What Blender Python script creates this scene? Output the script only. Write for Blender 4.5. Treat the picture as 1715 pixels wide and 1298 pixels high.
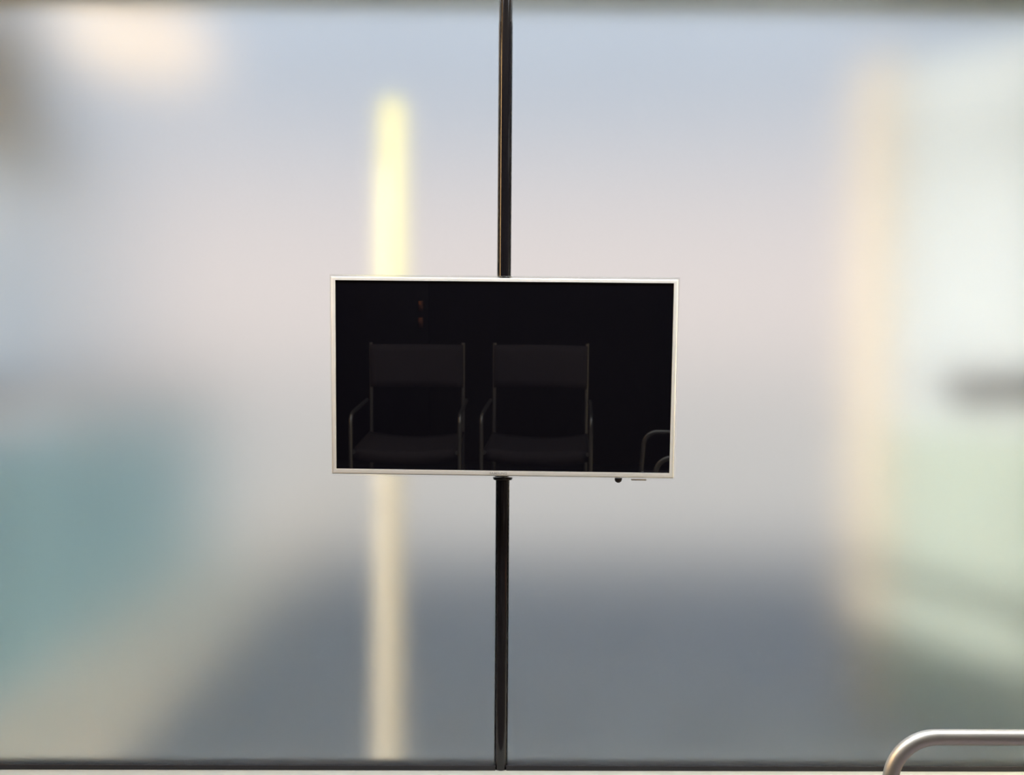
import bpy, bmesh, math
from mathutils import Vector, Matrix

R = math.radians
for o in list(bpy.data.objects):
    bpy.data.objects.remove(o)
scene = bpy.context.scene
col = scene.collection

# ------------------------------------------------------------------ camera
cam_d = bpy.data.cameras.new('camera')
cam_d.sensor_fit = 'HORIZONTAL'
cam_d.sensor_width = 36.0
cam_d.lens = 32.45
cam_d.clip_start = 0.02
cam = bpy.data.objects.new('camera', cam_d)
col.objects.link(cam)
CAM_LOC = Vector((-0.030, -2.6, 1.5))
cam.matrix_world = (Matrix.Translation(CAM_LOC) @ Matrix.Rotation(R(-0.62), 4, 'Z')
                    @ Matrix.Rotation(R(90 - 1.5), 4, 'X') @ Matrix.Rotation(R(0.40), 4, 'Z'))
scene.camera = cam

# ------------------------------------------------------------------ world (pale evening sky)
world = bpy.data.worlds.new('evening_sky')
scene.world = world
world.use_nodes = True
wn, wl = world.node_tree.nodes, world.node_tree.links
wn.clear()
tc = wn.new('ShaderNodeTexCoord')
sx = wn.new('ShaderNodeSeparateXYZ')
mr = wn.new('ShaderNodeMapRange')
mr.inputs['From Min'].default_value = -0.1
mr.inputs['From Max'].default_value = 1.0
rp = wn.new('ShaderNodeValToRGB')
SKY = [(0.00, (0.66, 0.61, 0.57)), (0.09, (0.86, 0.775, 0.74)), (0.19, (0.85, 0.765, 0.74)),
       (0.27, (0.73, 0.70, 0.715)), (0.32, (0.57, 0.615, 0.69)), (0.38, (0.47, 0.55, 0.665)),
       (0.52, (0.45, 0.50, 0.58)), (1.00, (0.40, 0.44, 0.50))]
e = rp.color_ramp.elements
e[0].position, e[0].color = SKY[0][0], (*SKY[0][1], 1)
e[1].position, e[1].color = SKY[-1][0], (*SKY[-1][1], 1)
for p, c in SKY[1:-1]:
    k = e.new(p)
    k.color = (*c, 1)
bg = wn.new('ShaderNodeBackground')
bg.inputs['Strength'].default_value = 1.0
wo = wn.new('ShaderNodeOutputWorld')
wl.new(tc.outputs['Generated'], sx.inputs[0])
wl.new(sx.outputs['Z'], mr.inputs['Value'])
wl.new(mr.outputs[0], rp.inputs[0])
wl.new(rp.outputs[0], bg.inputs['Color'])
wl.new(bg.outputs[0], wo.inputs[0])

# ------------------------------------------------------------------ low sun, skimming along the facade
sun_d = bpy.data.lights.new('sun', 'SUN')
sun_d.energy = 4.0
sun_d.color = (1.0, 0.90, 0.76)
sun_d.angle = R(1.0)
sun = bpy.data.objects.new('sun', sun_d)
col.objects.link(sun)
sun.rotation_euler = Vector((1.0, 0.10, -0.19)).to_track_quat('-Z', 'Y').to_euler()
sun.location = (-8, 0, 4)

vs = scene.view_settings
vs.view_transform = 'Standard'
vs.look = 'None'
vs.exposure = 0.0
vs.gamma = 1.0
vs.use_curve_mapping = False


# ------------------------------------------------------------------ materials
def mat(name, color, rough=0.5, metal=0.0, spec=0.5, vary=0.06, scale=8.0, bump=0.0,
        stretch=None, emit=None, estr=0.0):
    m = bpy.data.materials.new(name)
    m.use_nodes = True
    nt = m.node_tree
    b = nt.nodes['Principled BSDF']
    b.inputs['Roughness'].default_value = rough
    b.inputs['Metallic'].default_value = metal
    b.inputs['Specular IOR Level'].default_value = spec
    t = nt.nodes.new('ShaderNodeTexCoord')
    mp = nt.nodes.new('ShaderNodeMapping')
    if stretch:
        mp.inputs['Scale'].default_value = stretch
    n = nt.nodes.new('ShaderNodeTexNoise')
    n.inputs['Scale'].default_value = scale
    n.inputs['Detail'].default_value = 4
    r = nt.nodes.new('ShaderNodeValToRGB')
    r.color_ramp.elements[0].position = 0.3
    r.color_ramp.elements[1].position = 0.7
    r.color_ramp.elements[0].color = (*[max(0, c * (1 - vary)) for c in color], 1)
    r.color_ramp.elements[1].color = (*[min(1, c * (1 + vary)) for c in color], 1)
    L = nt.links
    L.new(t.outputs['Object'], mp.inputs[0])
    L.new(mp.outputs[0], n.inputs['Vector'])
    L.new(n.outputs['Fac'], r.inputs[0])
    L.new(r.outputs[0], b.inputs['Base Color'])
    if bump:
        bp = nt.nodes.new('ShaderNodeBump')
        bp.inputs['Strength'].default_value = bump
        bp.inputs['Distance'].default_value = 0.002
        L.new(n.outputs['Fac'], bp.inputs['Height'])
        L.new(bp.outputs[0], b.inputs['Normal'])
    if emit:
        b.inputs['Emission Color'].default_value = (*emit, 1)
        b.inputs['Emission Strength'].default_value = estr
    return m


def glass_mat(name, color, rough, ior=1.45):
    m = bpy.data.materials.new(name)
    m.use_nodes = True
    nt = m.node_tree
    nt.nodes.clear()
    g = nt.nodes.new('ShaderNodeBsdfGlass')
    g.distribution = 'BECKMANN'
    g.inputs['Color'].default_value = (*color, 1)
    g.inputs['Roughness'].default_value = rough
    g.inputs['IOR'].default_value = ior
    o = nt.nodes.new('ShaderNodeOutputMaterial')
    nt.links.new(g.outputs[0], o.inputs[0])
    return m


M = {
    'frost': glass_mat('frosted_glass', (0.985, 0.99, 0.990), 0.36),
    'acrylic': glass_mat('clear_acrylic', (0.98, 0.985, 0.98), 0.05, 1.49),
    'black_pole': mat('gloss_black_lacquer', (0.010, 0.009, 0.012), 0.10, spec=0.5, vary=0.1),
    'black_frame': mat('black_anodised', (0.014, 0.014, 0.021), 0.6, vary=0.15),
    'bezel': mat('white_gloss_plastic', (0.90, 0.90, 0.895), 0.25, vary=0.01),
    'screen': mat('black_screen_glass', (0.0042, 0.0040, 0.007), 0.02, spec=0.5, vary=0.02),
    'tv_back': mat('white_back_shell', (0.7, 0.7, 0.69), 0.45),
    'logo': mat('grey_logo_print', (0.42, 0.42, 0.43), 0.4, vary=0.01),
    'dark_plastic': mat('dark_plastic', (0.03, 0.022, 0.022), 0.35),
    'steel': mat('dark_steel', (0.10, 0.10, 0.11), 0.3, metal=1.0),
    'sill': mat('white_sill_paint', (0.58, 0.62, 0.63), 0.45, vary=0.03, scale=14),
    'chrome': mat('satin_chrome', (0.74, 0.73, 0.71), 0.48, metal=1.0, vary=0.03, scale=30),
    'canvas': mat('charcoal_canvas', (0.15, 0.13, 0.15), 0.85, vary=0.12, scale=220, bump=0.3),
    'rubber': mat('black_rubber', (0.02, 0.02, 0.02), 0.7),
    'floor_in': mat('dark_carpet', (0.12, 0.115, 0.12), 0.9, vary=0.15, scale=120),
    'wall_in': mat('charcoal_plaster', (0.075, 0.068, 0.075), 0.8, vary=0.08, scale=5),
    'ceil_in': mat('white_ceiling_paint', (0.75, 0.74, 0.72), 0.8, vary=0.02),
    'white_wall': mat('white_render', (0.66, 0.74, 0.81), 0.8, vary=0.03, scale=3),
    'cream': mat('cream_paint', (0.87, 0.76, 0.61), 0.5, vary=0.03),
    'sage': mat('pale_sage_panel', (0.50, 0.60, 0.56), 0.7, vary=0.04),
    'teal': mat('teal_panel', (0.52, 0.79, 0.82), 0.6, vary=0.08, scale=4),
    'rail': mat('dark_grey_rail', (0.06, 0.06, 0.07), 0.5),
    'deck': mat('dark_grey_paving', (0.30, 0.33, 0.36), 0.8, vary=0.12, scale=3),
    'plaza': mat('pale_concrete', (0.90, 0.85, 0.78), 0.85, vary=0.06, scale=0.6),
    'beige': mat('beige_stone', (0.96, 0.85, 0.70), 0.75, vary=0.06, scale=2),
    'sail': mat('grey_sailcloth', (0.38, 0.42, 0.42), 0.85, vary=0.05, scale=40),
    'soffit': mat('grey_soffit', (0.33, 0.37, 0.335), 0.8, vary=0.04),
    'door': mat('dark_door_lacquer', (0.05, 0.045, 0.055), 0.45, vary=0.1),
    'copper': mat('polished_copper', (0.80, 0.36, 0.22), 0.25, metal=1.0),
    'leather': mat('tan_leather', (0.52, 0.22, 0.10), 0.5, vary=0.12, scale=30, bump=0.3),
    'white_plastic': mat('white_plastic', (0.8, 0.8, 0.79), 0.4, vary=0.02),
    'grille': mat('grey_grille', (0.18, 0.18, 0.19), 0.5),
    'fill_cool': mat('ceiling_fill_diffuser', (0.9, 0.9, 0.88), 0.5, emit=(0.90, 0.96, 1.0), estr=14.0),
    'glint_gold': mat('glint_strip_diffuser', (0.9, 0.8, 0.6), 0.5, emit=(1.0, 0.62, 0.25), estr=28.0),
    'edge_warm': mat('edge_light_diffuser', (0.9, 0.85, 0.7), 0.5, emit=(1.0, 0.80, 0.45), estr=210.0),
    'lamp_drum': mat('drum_lamp_shade', (0.9, 0.85, 0.8), 0.6, emit=(1.0, 0.80, 0.62), estr=0.88),
    'lamp_column': mat('column_lamp_diffuser', (0.5, 0.47, 0.38), 0.5, emit=(1.0, 0.91, 0.44), estr=1.0),
    'pale_blue': mat('pale_blue_render', (0.76, 0.88, 0.97), 0.8, vary=0.03, scale=0.4),
    'pane_far': mat('far_window_pane', (0.25, 0.32, 0.38), 0.1),
    'shaft_glow': mat('cream_shaft_glow', (0.85, 0.78, 0.64), 0.5, emit=(1.0, 0.86, 0.60), estr=0.30),  # cream shaft; emission added to lift its shaded side
    'lamp_body': mat('lamp_aluminium', (0.55, 0.55, 0.55), 0.4, metal=1.0),
}


# ------------------------------------------------------------------ geometry helpers
def finish(name, bm, m, parent=None, smooth=False):
    bmesh.ops.recalc_face_normals(bm, faces=bm.faces)
    me = bpy.data.meshes.new(name)
    bm.to_mesh(me)
    bm.free()
    me.materials.append(M[m])
    if smooth:
        me.polygons.foreach_set('use_smooth', [True] * len(me.polygons))
        me.set_sharp_from_angle(angle=R(40))
    o = bpy.data.objects.new(name, me)
    col.objects.link(o)
    o.parent = parent
    return o


def add_box(bm, lo, hi, bevel=0.0, seg=2):
    b2 = bmesh.new()
    bmesh.ops.create_cube(b2, size=1.0)
    for v in b2.verts:
        v.co = Vector([(lo[i] + hi[i]) / 2 + v.co[i] * (hi[i] - lo[i]) for i in range(3)])
    if bevel:
        bmesh.ops.bevel(b2, geom=b2.edges[:], offset=bevel, segments=seg, affect='EDGES', profile=0.5)
    me = bpy.data.meshes.new('tmp')
    b2.to_mesh(me)
    b2.free()
    bm.from_mesh(me)
    bpy.data.meshes.remove(me)


def box(name, lo, hi, m, parent=None, bevel=0.0, seg=2):
    bm = bmesh.new()
    add_box(bm, lo, hi, bevel, seg)
    return finish(name, bm, m, parent, smooth=bevel > 0)


def rounded(pts, rad, n=7):
    """Polyline with its inner corners rounded."""
    pts = [Vector(p) for p in pts]
    out = [pts[0]]
    for i in range(1, len(pts) - 1):
        a, b, c = pts[i - 1], pts[i], pts[i + 1]
        r = rad if not isinstance(rad, (list, tuple)) else rad[i - 1]
        u, w = (a - b).normalized(), (c - b).normalized()
        ang = u.angle(w)
        if r <= 0 or ang > R(178):
            out.append(b)
            continue
        t = min(r / math.tan(ang / 2), (a - b).length * 0.49, (c - b).length * 0.49)
        rr = t * math.tan(ang / 2)
        cen = b + (u + w).normalized() * (rr / math.sin(ang / 2))
        s, f = b + u * t - cen, b + w * t - cen
        tot = s.angle(f)
        for k in range(n + 1):
            q = k / n
            out.append(cen + (s * math.sin((1 - q) * tot) + f * math.sin(q * tot)) / math.sin(tot))
    out.append(pts[-1])
    return out


def add_tube(bm, path, rad, seg=14, caps=True):
    path = [Vector(p) for p in path]
    rings, nrm = [], None
    for i, p in enumerate(path):
        t = (path[min(i + 1, len(path) - 1)] - path[max(i - 1, 0)]).normalized()
        if nrm is None:
            nrm = t.orthogonal().normalized()
        else:
            nrm = (nrm - t * nrm.dot(t)).normalized()
        bn = t.cross(nrm)
        rings.append([bm.verts.new(p + (nrm * math.cos(2 * math.pi * k / seg) + bn * math.sin(2 * math.pi * k / seg)) * rad)
                      for k in range(seg)])
    for a, b in zip(rings, rings[1:]):
        for k in range(seg):
            bm.faces.new((a[k], a[(k + 1) % seg], b[(k + 1) % seg], b[k]))
    if caps:
        bm.faces.new(rings[0][::-1])
        bm.faces.new(rings[-1])


def tube(name, path, rad, m, parent=None, seg=14):
    bm = bmesh.new()
    add_tube(bm, path, rad, seg)
    return finish(name, bm, m, parent, smooth=True)


def lathe(name, prof, m, parent=None, seg=48, center=(0, 0, 0)):
    bm = bmesh.new()
    rings = []
    for r, z in prof:
        rings.append([bm.verts.new((center[0] + r * math.cos(2 * math.pi * k / seg),
                                    center[1] + r * math.sin(2 * math.pi * k / seg), center[2] + z)) for k in range(seg)])
    for a, b in zip(rings, rings[1:]):
        for k in range(seg):
            bm.faces.new((a[k], a[(k + 1) % seg], b[(k + 1) % seg], b[k]))
    bm.faces.new(rings[0][::-1])
    bm.faces.new(rings[-1])
    return finish(name, bm, m, parent, smooth=True)


def ring_frame(name, outer, inner, y0, y1, m, parent, bevel=0.0):
    """Rectangular picture-frame ring in the XZ plane. outer / inner = (x0, x1, z0, z1)."""
    bm = bmesh.new()
    def loop(r, y):
        return [bm.verts.new((x, y, z)) for x, z in ((r[0], r[2]), (r[1], r[2]), (r[1], r[3]), (r[0], r[3]))]
    of, inf, ob, inb = loop(outer, y0), loop(inner, y0), loop(outer, y1), loop(inner, y1)
    for k in range(4):
        j = (k + 1) % 4
        bm.faces.new((of[k], of[j], inf[j], inf[k]))
        bm.faces.new((ob[k], inb[k], inb[j], ob[j]))
        bm.faces.new((of[k], ob[k], ob[j], of[j]))
        bm.faces.new((inf[k], inf[j], inb[j], inb[k]))
    if bevel:
        bm.verts.index_update()
        fset = set(of)
        es = [e for e in bm.edges if e.verts[0] in fset and e.verts[1] in fset]
        bmesh.ops.bevel(bm, geom=es, offset=bevel, segments=3, affect='EDGES', profile=0.5)
    return finish(name, bm, m, parent, smooth=bevel > 0)


def empty(name, loc=(0, 0, 0), rot=(0, 0, 0)):
    o = bpy.data.objects.new(name, None)
    o.empty_display_size = 0.1
    col.objects.link(o)
    o.location, o.rotation_euler = loc, rot
    return o


def tag(o, label, cat, group=None):
    o['label'], o['category'] = label, cat
    if group:
        o['group'] = group
    return o


def struct(o, label=None):
    o['kind'] = 'structure'
    if label:
        o['label'] = label
    return o


def copy_tree(o, parent=None):
    c = o.copy()
    col.objects.link(c)
    c.parent = parent
    for ch in [x for x in o.children]:
        copy_tree(ch, c)
    return c


# ================================================================== THE SETTING
WX, WY, WZ = 2.6, -5.6, 3.4           # half width, back wall, ceiling
SILL = 0.348                          # top of the white ledge
POLE_X = -0.0263

# --- room shell
struct(box('floor', (-WX - .2, WY - .2, -0.12), (WX + .2, 0.06, 0), 'floor_in'), 'dark carpet floor of the room')
struct(box('ceiling', (-WX - .2, WY - .2, WZ), (WX + .2, 0.06, WZ + .15), 'ceil_in'), 'white ceiling of the room')
struct(box('wall_left', (-WX - .2, WY, 0), (-WX, 0.06, WZ), 'wall_in'), 'charcoal side wall with the added amber strip')
struct(box('wall_right', (WX, WY, 0), (WX + .2, 0.06, WZ), 'wall_in'), 'charcoal side wall with the added warm edge light')
struct(box('wall_back', (-WX - .2, WY - .2, 0), (WX + .2, WY, WZ), 'wall_in'), 'charcoal back wall with the door')
struct(box('wall_front', (-WX, -0.02, 0), (WX, 0.06, SILL - 0.035), 'wall_in'), 'low parapet wall under the frosted glazing')

# --- white ledge below the glazing
struct(box('trim_1', (-WX, -0.16, SILL - 0.035), (WX, 0.0, SILL), 'sill', bevel=0.004), 'white painted window ledge')
struct(box('trim_7', (-WX, 0.004, SILL - 0.035), (WX, 0.06, SILL), 'black_frame'), 'black outer sill capping under the glazing')

# --- frosted glazing: two big panes, one each side of the black pole, and an outer pane each side
RT = SILL + 0.0140                    # top of the bottom rail
GT = 3.33
for i, (x0, x1, lab) in enumerate(((POLE_X - 1.9, POLE_X - 0.012, 'frosted glass pane with the slim bright stripe'),
                                   (POLE_X + 0.012, POLE_X + 1.9, 'frosted glass pane with the broad pale glow'))):
    w = struct(box('window_%d' % (i + 1), (x0, -0.013, RT - 0.006), (x1, -0.003, GT), 'frost'), lab)
box('bottom_rail', (-WX, -0.019, SILL), (POLE_X - 0.015, 0.003, RT), 'black_frame', bevel=0.0015)['kind'] = 'structure'
bpy.data.objects['bottom_rail'].name = 'trim_2'
struct(box('trim_3', (POLE_X + 0.015, -0.019, SILL), (WX, 0.003, RT), 'black_frame', bevel=0.0015), 'black bottom rail of the glazing')
struct(bpy.data.objects['trim_2'], 'black bottom rail of the glazing')
struct(box('trim_4', (-WX, -0.019, GT - 0.006), (WX, 0.024, WZ), 'black_frame'), 'black head rail of the glazing')
n = 5
for s in (-1, 1):
    x = POLE_X + s * 1.9
    struct(box('trim_%d' % n, (x - 0.02, -0.019, RT), (x + 0.02, 0.024, GT - .006), 'black_frame'), 'black outer mullion of the glazing')
    a, b = sorted((x + s * 0.02, s * WX))
    struct(box('window_%d' % (n - 2), (a, -0.013, RT), (b, -0.003, GT - .006), 'frost'), 'frosted outer glass pane')
    n += 1

# --- door in the back wall (reflected in the screen)
d = struct(box('door_1', (-1.90, WY, 0), (-1.00, WY + 0.045, 2.1), 'door', bevel=0.003), 'dark door in the back wall')
box('handle_plate', (-0.64 - 0.45, WY + 0.045, 1.17), (-0.60 - 0.45, WY + 0.060, 1.26), 'copper', d, bevel=0.003)
box('lock_plate', (-0.64 - 0.45, WY + 0.045, 1.31), (-0.60 - 0.45, WY + 0.060, 1.40), 'copper', d, bevel=0.003)

# ================================================================== OUTSIDE, SEEN THROUGH THE FROSTED GLASS
struct(box('floor_terrace', (-9, 0.06, -0.12), (9, 4.6, 0.0), 'deck'), 'dark grey terrace paving outside')
struct(box('floor_plaza', (-60, 4.6, -0.12), (60, 120, 0.0), 'plaza'), 'pale concrete plaza beyond the terrace')
struct(box('path_strip', (-2.12, 0.08, 0.0), (-1.45, 14, 0.025), 'beige'), 'beige stone strip along the teal screen fence')
struct(box('roof_soffit', (-WX - .2, 0.06, 2.598), (WX + .2, 0.32, 3.55), 'soffit'), 'grey soffit projecting above the glazing')

# --- fence with teal panels and a dark top rail
f = tag(empty('screen_fence', (-2.2, 0.35, 0)), 'teal panelled screen fence with a dark top rail', 'fence')
for k in range(5):
    box('fence_post', (-0.02, k * 0.95 - 0.02, 0), (0.02, k * 0.95 + 0.02, 1.33), 'rail', f)
for k in range(4):
    box('fence_panel', (-0.012, k * 0.95 + 0.02, 0.06), (0.012, k * 0.95 + 0.93, 1.14), 'teal', f)
box('top_rail', (-0.05, -0.05, 1.33), (0.05, 3.85, 1.40), 'rail', f, bevel=0.01)

# --- column lamp right behind the left pane: glowing upper tube on a cream shaft lifted by an added faint glow
p = tag(empty('column_lamp', (-0.400, 0.50, 0)), 'slim upright column lamp glowing just behind the frosted pane', 'lamp')
lathe('base_plate', [(0.085, 0.0), (0.085, 0.010), (0.08, 0.012)], 'lamp_body', p)
lathe('lower_shaft', [(0.042, 0.012), (0.042, 1.50)], 'shaft_glow', p)
lathe('diffuser', [(0.042, 1.50), (0.042, 2.35), (0.038, 2.365), (0.025, 2.376), (0.010, 2.38)], 'lamp_column', p)

# --- splayed white wing wall, with a cream pilaster, dark handrail and sage lower panel
g = struct(empty('wall_wing', (1.50, 1.30, 0), (0, 0, R(-45))), 'white splayed wing wall beside the terrace')
box('masonry', (0.0, 0.0, 0), (1.05, 0.16, 2.74), 'white_wall', g)
box('pilaster', (-0.02, -0.03, 0), (0.10, 0.19, 2.78), 'cream', g, bevel=0.006)
box('lower_panel', (0.13, -0.02, 0.05), (1.03, 0.0, 1.26), 'sage', g)
box('handrail', (0.34, -0.09, 1.38), (1.03, -0.04, 1.48), 'rail', g, bevel=0.01)
for x in (0.4, 0.9):
    box('bracket', (x, -0.06, 1.34), (x + 0.03, 0.0, 1.40), 'rail', g)

# --- pale blue block added across the plaza to tint the left bluish
b = tag(empty('sky_tint_block', (-27, 26, 0)), 'pale blue block added far across the plaza to tint the left bluish', 'building')
box('wall', (-9, 0, 0), (11.0, 9, 11.0), 'pale_blue', b)
box('roof_parapet', (-9.2, -0.2, 11.0), (11.2, 9.2, 11.5), 'white_wall', b)
pr = None
for r_ in range(3):
    for c_ in range(7):
        x, z = -7.6 + c_ * 2.7, 1.6 + r_ * 3.3
        w = box('window', (x, -0.08, z), (x + 1.3, 0.0, z + 1.5), 'white_wall', b)
        box('pane', (x + 0.1, -0.10, z + 0.1), (x + 1.2, -0.08, z + 1.4), 'pane_far', w)

# --- grey shade sail, upper left
bm = bmesh.new()
A, B, C = Vector((-3.5, 0.9, 2.80)), Vector((-1.99, 1.25, 2.93)), Vector((-2.55, 2.9, 2.45))
N = 12
rows = []
for i in range(N + 1):
    rows.append([])
    for j in range(N + 1 - i):
        u, v = i / N, j / N
        w = 1 - u - v
        q = A * w + B * u + C * v
        cen = (A + B + C) / 3
        q = q + (cen - q) * 0.35 * (u * v + v * w + u * w) - Vector((0, 0, 0.35 * (u * v * w) * 9 * .5))
        rows[-1].append(bm.verts.new(q))
for i in range(N):
    for j in range(N - i):
        bm.faces.new((rows[i][j], rows[i + 1][j], rows[i][j + 1]))
        if j < N - i - 1:
            bm.faces.new((rows[i + 1][j], rows[i + 1][j + 1], rows[i][j + 1]))
sail = tag(empty('shade_sail', (0, 0, 0)), 'grey triangular shade sail stretched over the terrace corner', 'shade sail')
sl = finish('cloth', bm, 'sail', sail, True)
for q in (A, C):
    tube('mast', [(q.x, q.y, 0), (q.x, q.y, q.z + 0.08)], 0.022, 'lamp_body', sail)
tube('guy_rope', [B, (B.x, 0.32, B.z + 0.1)], 0.005, 'lamp_body', sail, 8)
md = sl.modifiers.new('thickness', 'SOLIDIFY')
md.thickness = 0.006

# --- drum lamp hanging below the soffit
d = tag(empty('pendant_lamp', (-1.66, 1.60, 2.86)), 'warm drum lamp hanging outside under the soffit', 'lamp')
lathe('shade', [(0.22, 0.0), (0.29, 0.01), (0.31, 0.06), (0.29, 0.14), (0.22, 0.155)], 'lamp_drum', d)
tube('bracket_arm', rounded([(0, 0, 0.155), (0, 0, 0.30), (0, -1.28, 0.20)], [0.05]), 0.009, 'lamp_body', d)

# ================================================================== ROOM THINGS
# --- support pole
POLE_R = 0.0195
pole = tag(empty('support_pole', (POLE_X, 0, SILL)), 'glossy black round pole running up between the frosted panes behind the television', 'pole')
H = WZ - SILL
lathe('shaft', [(POLE_R, 0.0), (POLE_R, 2.10)], 'black_pole', pole, 64)
lathe('upper_sleeve', [(POLE_R - 0.001, 2.10), (POLE_R - 0.001, H)], 'black_pole', pole, 64)
lathe('collar', [(POLE_R, 0.822), (0.026, 0.824), (0.0275, 0.828), (0.0275, 0.832), (0.024, 0.835), (POLE_R, 0.836)], 'black_pole', pole, 48)

# --- television
TW, TH = 0.9230, 0.5360
TVY, TVZ = -0.150, 1.4615
tv = tag(empty('television', (-0.0272, TVY, TVZ), (R(3.3), R(0.25), R(-1.8))),
         'flat black screen television with slim white frame mounted on the black pole', 'television')
hw, hh = TW / 2, TH / 2
rim = 0.005
ring_frame('clear_rim', (-hw, hw, -hh, hh), (-hw + rim, hw - rim, -hh + rim, hh - rim), 0.001, 0.010, 'acrylic', tv, 0.002)
so = (-0.4450, 0.4450, -0.2490, 0.2535)
ring_frame('bezel', (-hw + rim, hw - rim, -hh + rim, hh - rim), so, -0.008, 0.014, 'bezel', tv, 0.0045)
box('screen', (so[0], -0.004, so[2]), (so[1], 0.010, so[3]), 'screen', tv)
box('back_shell', (-hw + 0.012, 0.014, -hh + 0.012), (hw - 0.012, 0.040, hh - 0.012), 'tv_back', tv, bevel=0.008)
box('electronics_bulge', (-0.30, 0.040, -0.20), (0.30, 0.060, 0.14), 'tv_back', tv, bevel=0.012)
# maker's name on the lower frame
cu = bpy.data.curves.new('logo', 'FONT')
cu.body = 'SAMSUNG'
cu.size = 0.0088
cu.align_x = 'CENTER'
cu.align_y = 'CENTER'
cu.extrude = 0.0002
cu.offset = 0.00014
cu.space_character = 1.08
tmp = bpy.data.objects.new('logo_tmp', cu)
col.objects.link(tmp)
me = bpy.data.meshes.new_from_object(tmp.evaluated_get(bpy.context.evaluated_depsgraph_get()))
bpy.data.objects.remove(tmp)
me.materials.clear()
me.materials.append(M['logo'])
lg = bpy.data.objects.new('logo', me)
col.objects.link(lg)
lg.parent = tv
lg.location = (-0.010, -0.0081, -0.2555)
lg.rotation_euler = (R(90), 0, 0)
lg.scale = (1.1, 0.9, 1)
lg['label'] = 'small grey maker name lettering'
# control knob and cable pocket below the frame
lathe('control_knob', [(0.010, 0.0), (0.010, -0.004), (0.0085, -0.009), (0.004, -0.0125)], 'dark_plastic', tv, 20, (0.311, 0.008, -hh + 0.002))
box('sensor_strip', (0.345, -0.002, -hh - 0.003), (0.385, 0.008, -hh + 0.001), 'bezel', tv, bevel=0.001)
# wall-type bracket clamped to the pole
br = box('mount_plate', (-0.11, 0.060, -0.12), (0.11, 0.066, 0.12), 'steel', tv, bevel=0.002)
box('clamp', (-0.035, 0.066, -0.07), (0.035, 0.118, 0.07), 'steel', tv, bevel=0.004)


# --- tall folding-style chairs with tubular frames and canvas slings
def make_chair():
    """Origin on the floor at the centre; the sitter faces -Y."""
    t = empty('tubular_chair')
    r = 0.0105
    for s in (-1, 1):
        x = s * 0.275
        # arm loop: front leg, arm, rear leg in one bent tube
        path = rounded([(x, -0.30, 0.012), (x, -0.235, 0.990), (x, 0.25, 0.990)], [0.062], 12)
        tube('arm_loop', path, r, 'chrome', t, 20)
        path = rounded([(x * 0.93, 0.34, 0.012), (x * 0.93, 0.25, 0.60), (x * 0.93, 0.29, 1.305)], [0.25], 8)
        tube('rear_leg', path, r, 'chrome', t)
        tube('side_stretcher', [(x, -0.285, 0.28), (x * 0.94, 0.295, 0.28)], 0.008, 'chrome', t)
        tube('seat_rail', [(x * 0.95, -0.25, 0.80), (x * 0.93, 0.262, 0.80)], r, 'chrome', t)
        for yy, xx in ((-0.30, x), (0.34, x * 0.93)):
            lathe('rubber_foot', [(0.015, 0.0), (0.015, 0.022), (0.0115, 0.026)], 'rubber', t, 16, (xx, yy, 0))
    for y, z in ((-0.276, 0.36), (0.30, 0.36)):
        tube('cross_bar', [(-0.265, y, z), (0.265, y, z)], 0.008, 'chrome', t)
    tube('footrest', [(-0.27, -0.285, 0.25), (0.27, -0.285, 0.25)], 0.009, 'chrome', t)
    # canvas seat and back: sagging slings
    def sling(name, pts_fn, nu, nv, th):
        bm = bmesh.new()
        g = [[bm.verts.new(pts_fn(i / nu, j / nv)) for j in range(nv + 1)] for i in range(nu + 1)]
        for i in range(nu):
            for j in range(nv):
                bm.faces.new((g[i][j], g[i + 1][j], g[i + 1][j + 1], g[i][j + 1]))
        o = finish(name, bm, 'canvas', t, True)
        m = o.modifiers.new('thickness', 'SOLIDIFY')
        m.thickness = th
        return o
    sling('seat', lambda u, v: (-0.262 + 0.524 * u, -0.235 + 0.47 * v, 0.815 - 0.10 * u * (1 - u)), 12, 6, 0.006)
    sling('backrest', lambda u, v: (-0.258 + 0.516 * u, 0.277 + 0.012 * v - 0.015 + 0.11 * u * (1 - u), 1.06 + 0.235 * v), 12, 6, 0.006)
    sling('seat_apron', lambda u, v: (-0.262 + 0.524 * u, -0.238, 0.815 - 0.10 * u * (1 - u) - 0.055 * v), 12, 2, 0.005)
    return t


chair = make_chair()
chair.location = (0.747, -1.35 - 0.275, 0)
chair.rotation_euler = (0, 0, R(-90))
tag(chair, 'tubular chrome chair whose bent arm shows beside the white ledge', 'chair')
SPOTS = [(-0.66, -2.50, 178, 'tubular chrome chair mirrored in the screen below the copper plates'),
         (0.01, -2.52, 181, 'tubular chrome chair mirrored in the screen, not the one below the copper plates')]
for x, y, a, lab in SPOTS:
    c = copy_tree(chair)
    c.location, c.rotation_euler = (x, y, 0), (0, 0, R(a))
    tag(c, lab, 'chair', 'tubular chairs facing the television')

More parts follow.
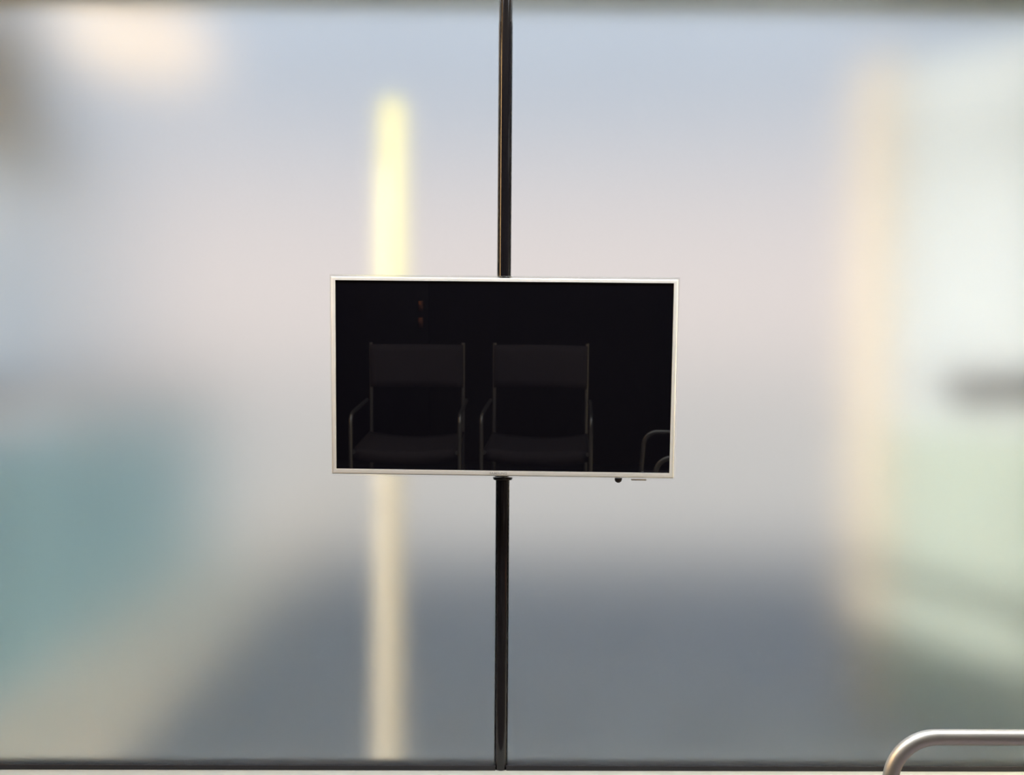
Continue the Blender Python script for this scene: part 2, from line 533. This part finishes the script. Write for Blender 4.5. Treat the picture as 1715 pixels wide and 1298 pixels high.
# --- unseen lamps added to light the television frame and the pole
for x, lab in ((-1.15, 'added rectangular ceiling fill panel nearest the amber strip'),
               (0.0, 'added rectangular ceiling fill panel above the television'),
               (1.15, 'added rectangular ceiling fill panel nearest the air conditioner')):
    c = tag(empty('ceiling_fill', (x, -1.2, WZ)), lab, 'lamp', 'added ceiling fill panels')  # out-of-view fill panels added to brighten the white television frame
    ring_o = box('frame', (-0.53, -0.33, -0.035), (0.53, 0.33, 0.0), 'white_plastic', c, bevel=0.003)
    box('diffuser', (-0.50, -0.30, -0.042), (0.50, 0.30, -0.035), 'fill_cool', c)
c = tag(empty('glint_strip', (-WX + 0.004, -1.0, 1.85)), 'tall unseen amber strip added for the gold line on the pole', 'lamp')  # out of view; added so the pole catches a gold line
box('channel', (0.0, -0.16, 0), (0.025, 0.16, 1.5), 'lamp_body', c, bevel=0.003)
box('diffuser', (0.025, -0.145, 0.02), (0.045, 0.145, 1.48), 'glint_gold', c, bevel=0.004)
c = tag(empty('edge_light', (WX - 0.004, -0.42, 1.15)), 'unseen warm upright light added for the bright right edge of the television', 'lamp')  # out of view; added to brighten the frame's right chamfer
box('back_plate', (-0.025, -0.06, 0), (0.0, 0.06, 0.70), 'lamp_body', c, bevel=0.003)
box('diffuser', (-0.085, -0.05, 0.02), (-0.025, 0.05, 0.68), 'edge_warm', c, bevel=0.012)

# --- air conditioner and leather pouf on the right side (unseen, both added to reflect in the pole)
c = tag(empty('added_air_conditioner', (WX, -1.0, 2.57)), 'unseen white air conditioner above the leather pouf, added to reflect in the pole', 'air conditioner')
box('body', (-0.20, -0.42, 0), (0.0, 0.42, 0.27), 'white_plastic', c, bevel=0.02, seg=3)
for k in range(3):
    box('louvre', (-0.19, -0.36, -0.006 - 0.004 * k), (-0.06, 0.36, -0.004 - 0.004 * k), 'grille', c)
c = tag(empty('pouf', (2.15, -1.0, 0)), 'unseen round tan leather pouf under the air conditioner, added to reflect in the pole', 'pouf')
lathe('cushion', [(0.20, 0.03), (0.26, 0.05), (0.29, 0.14), (0.295, 0.22), (0.28, 0.32), (0.24, 0.38), (0.12, 0.405), (0.02, 0.41)], 'leather', c)
lathe('base_ring', [(0.20, 0.0), (0.21, 0.005), (0.21, 0.03), (0.20, 0.032)], 'rubber', c)
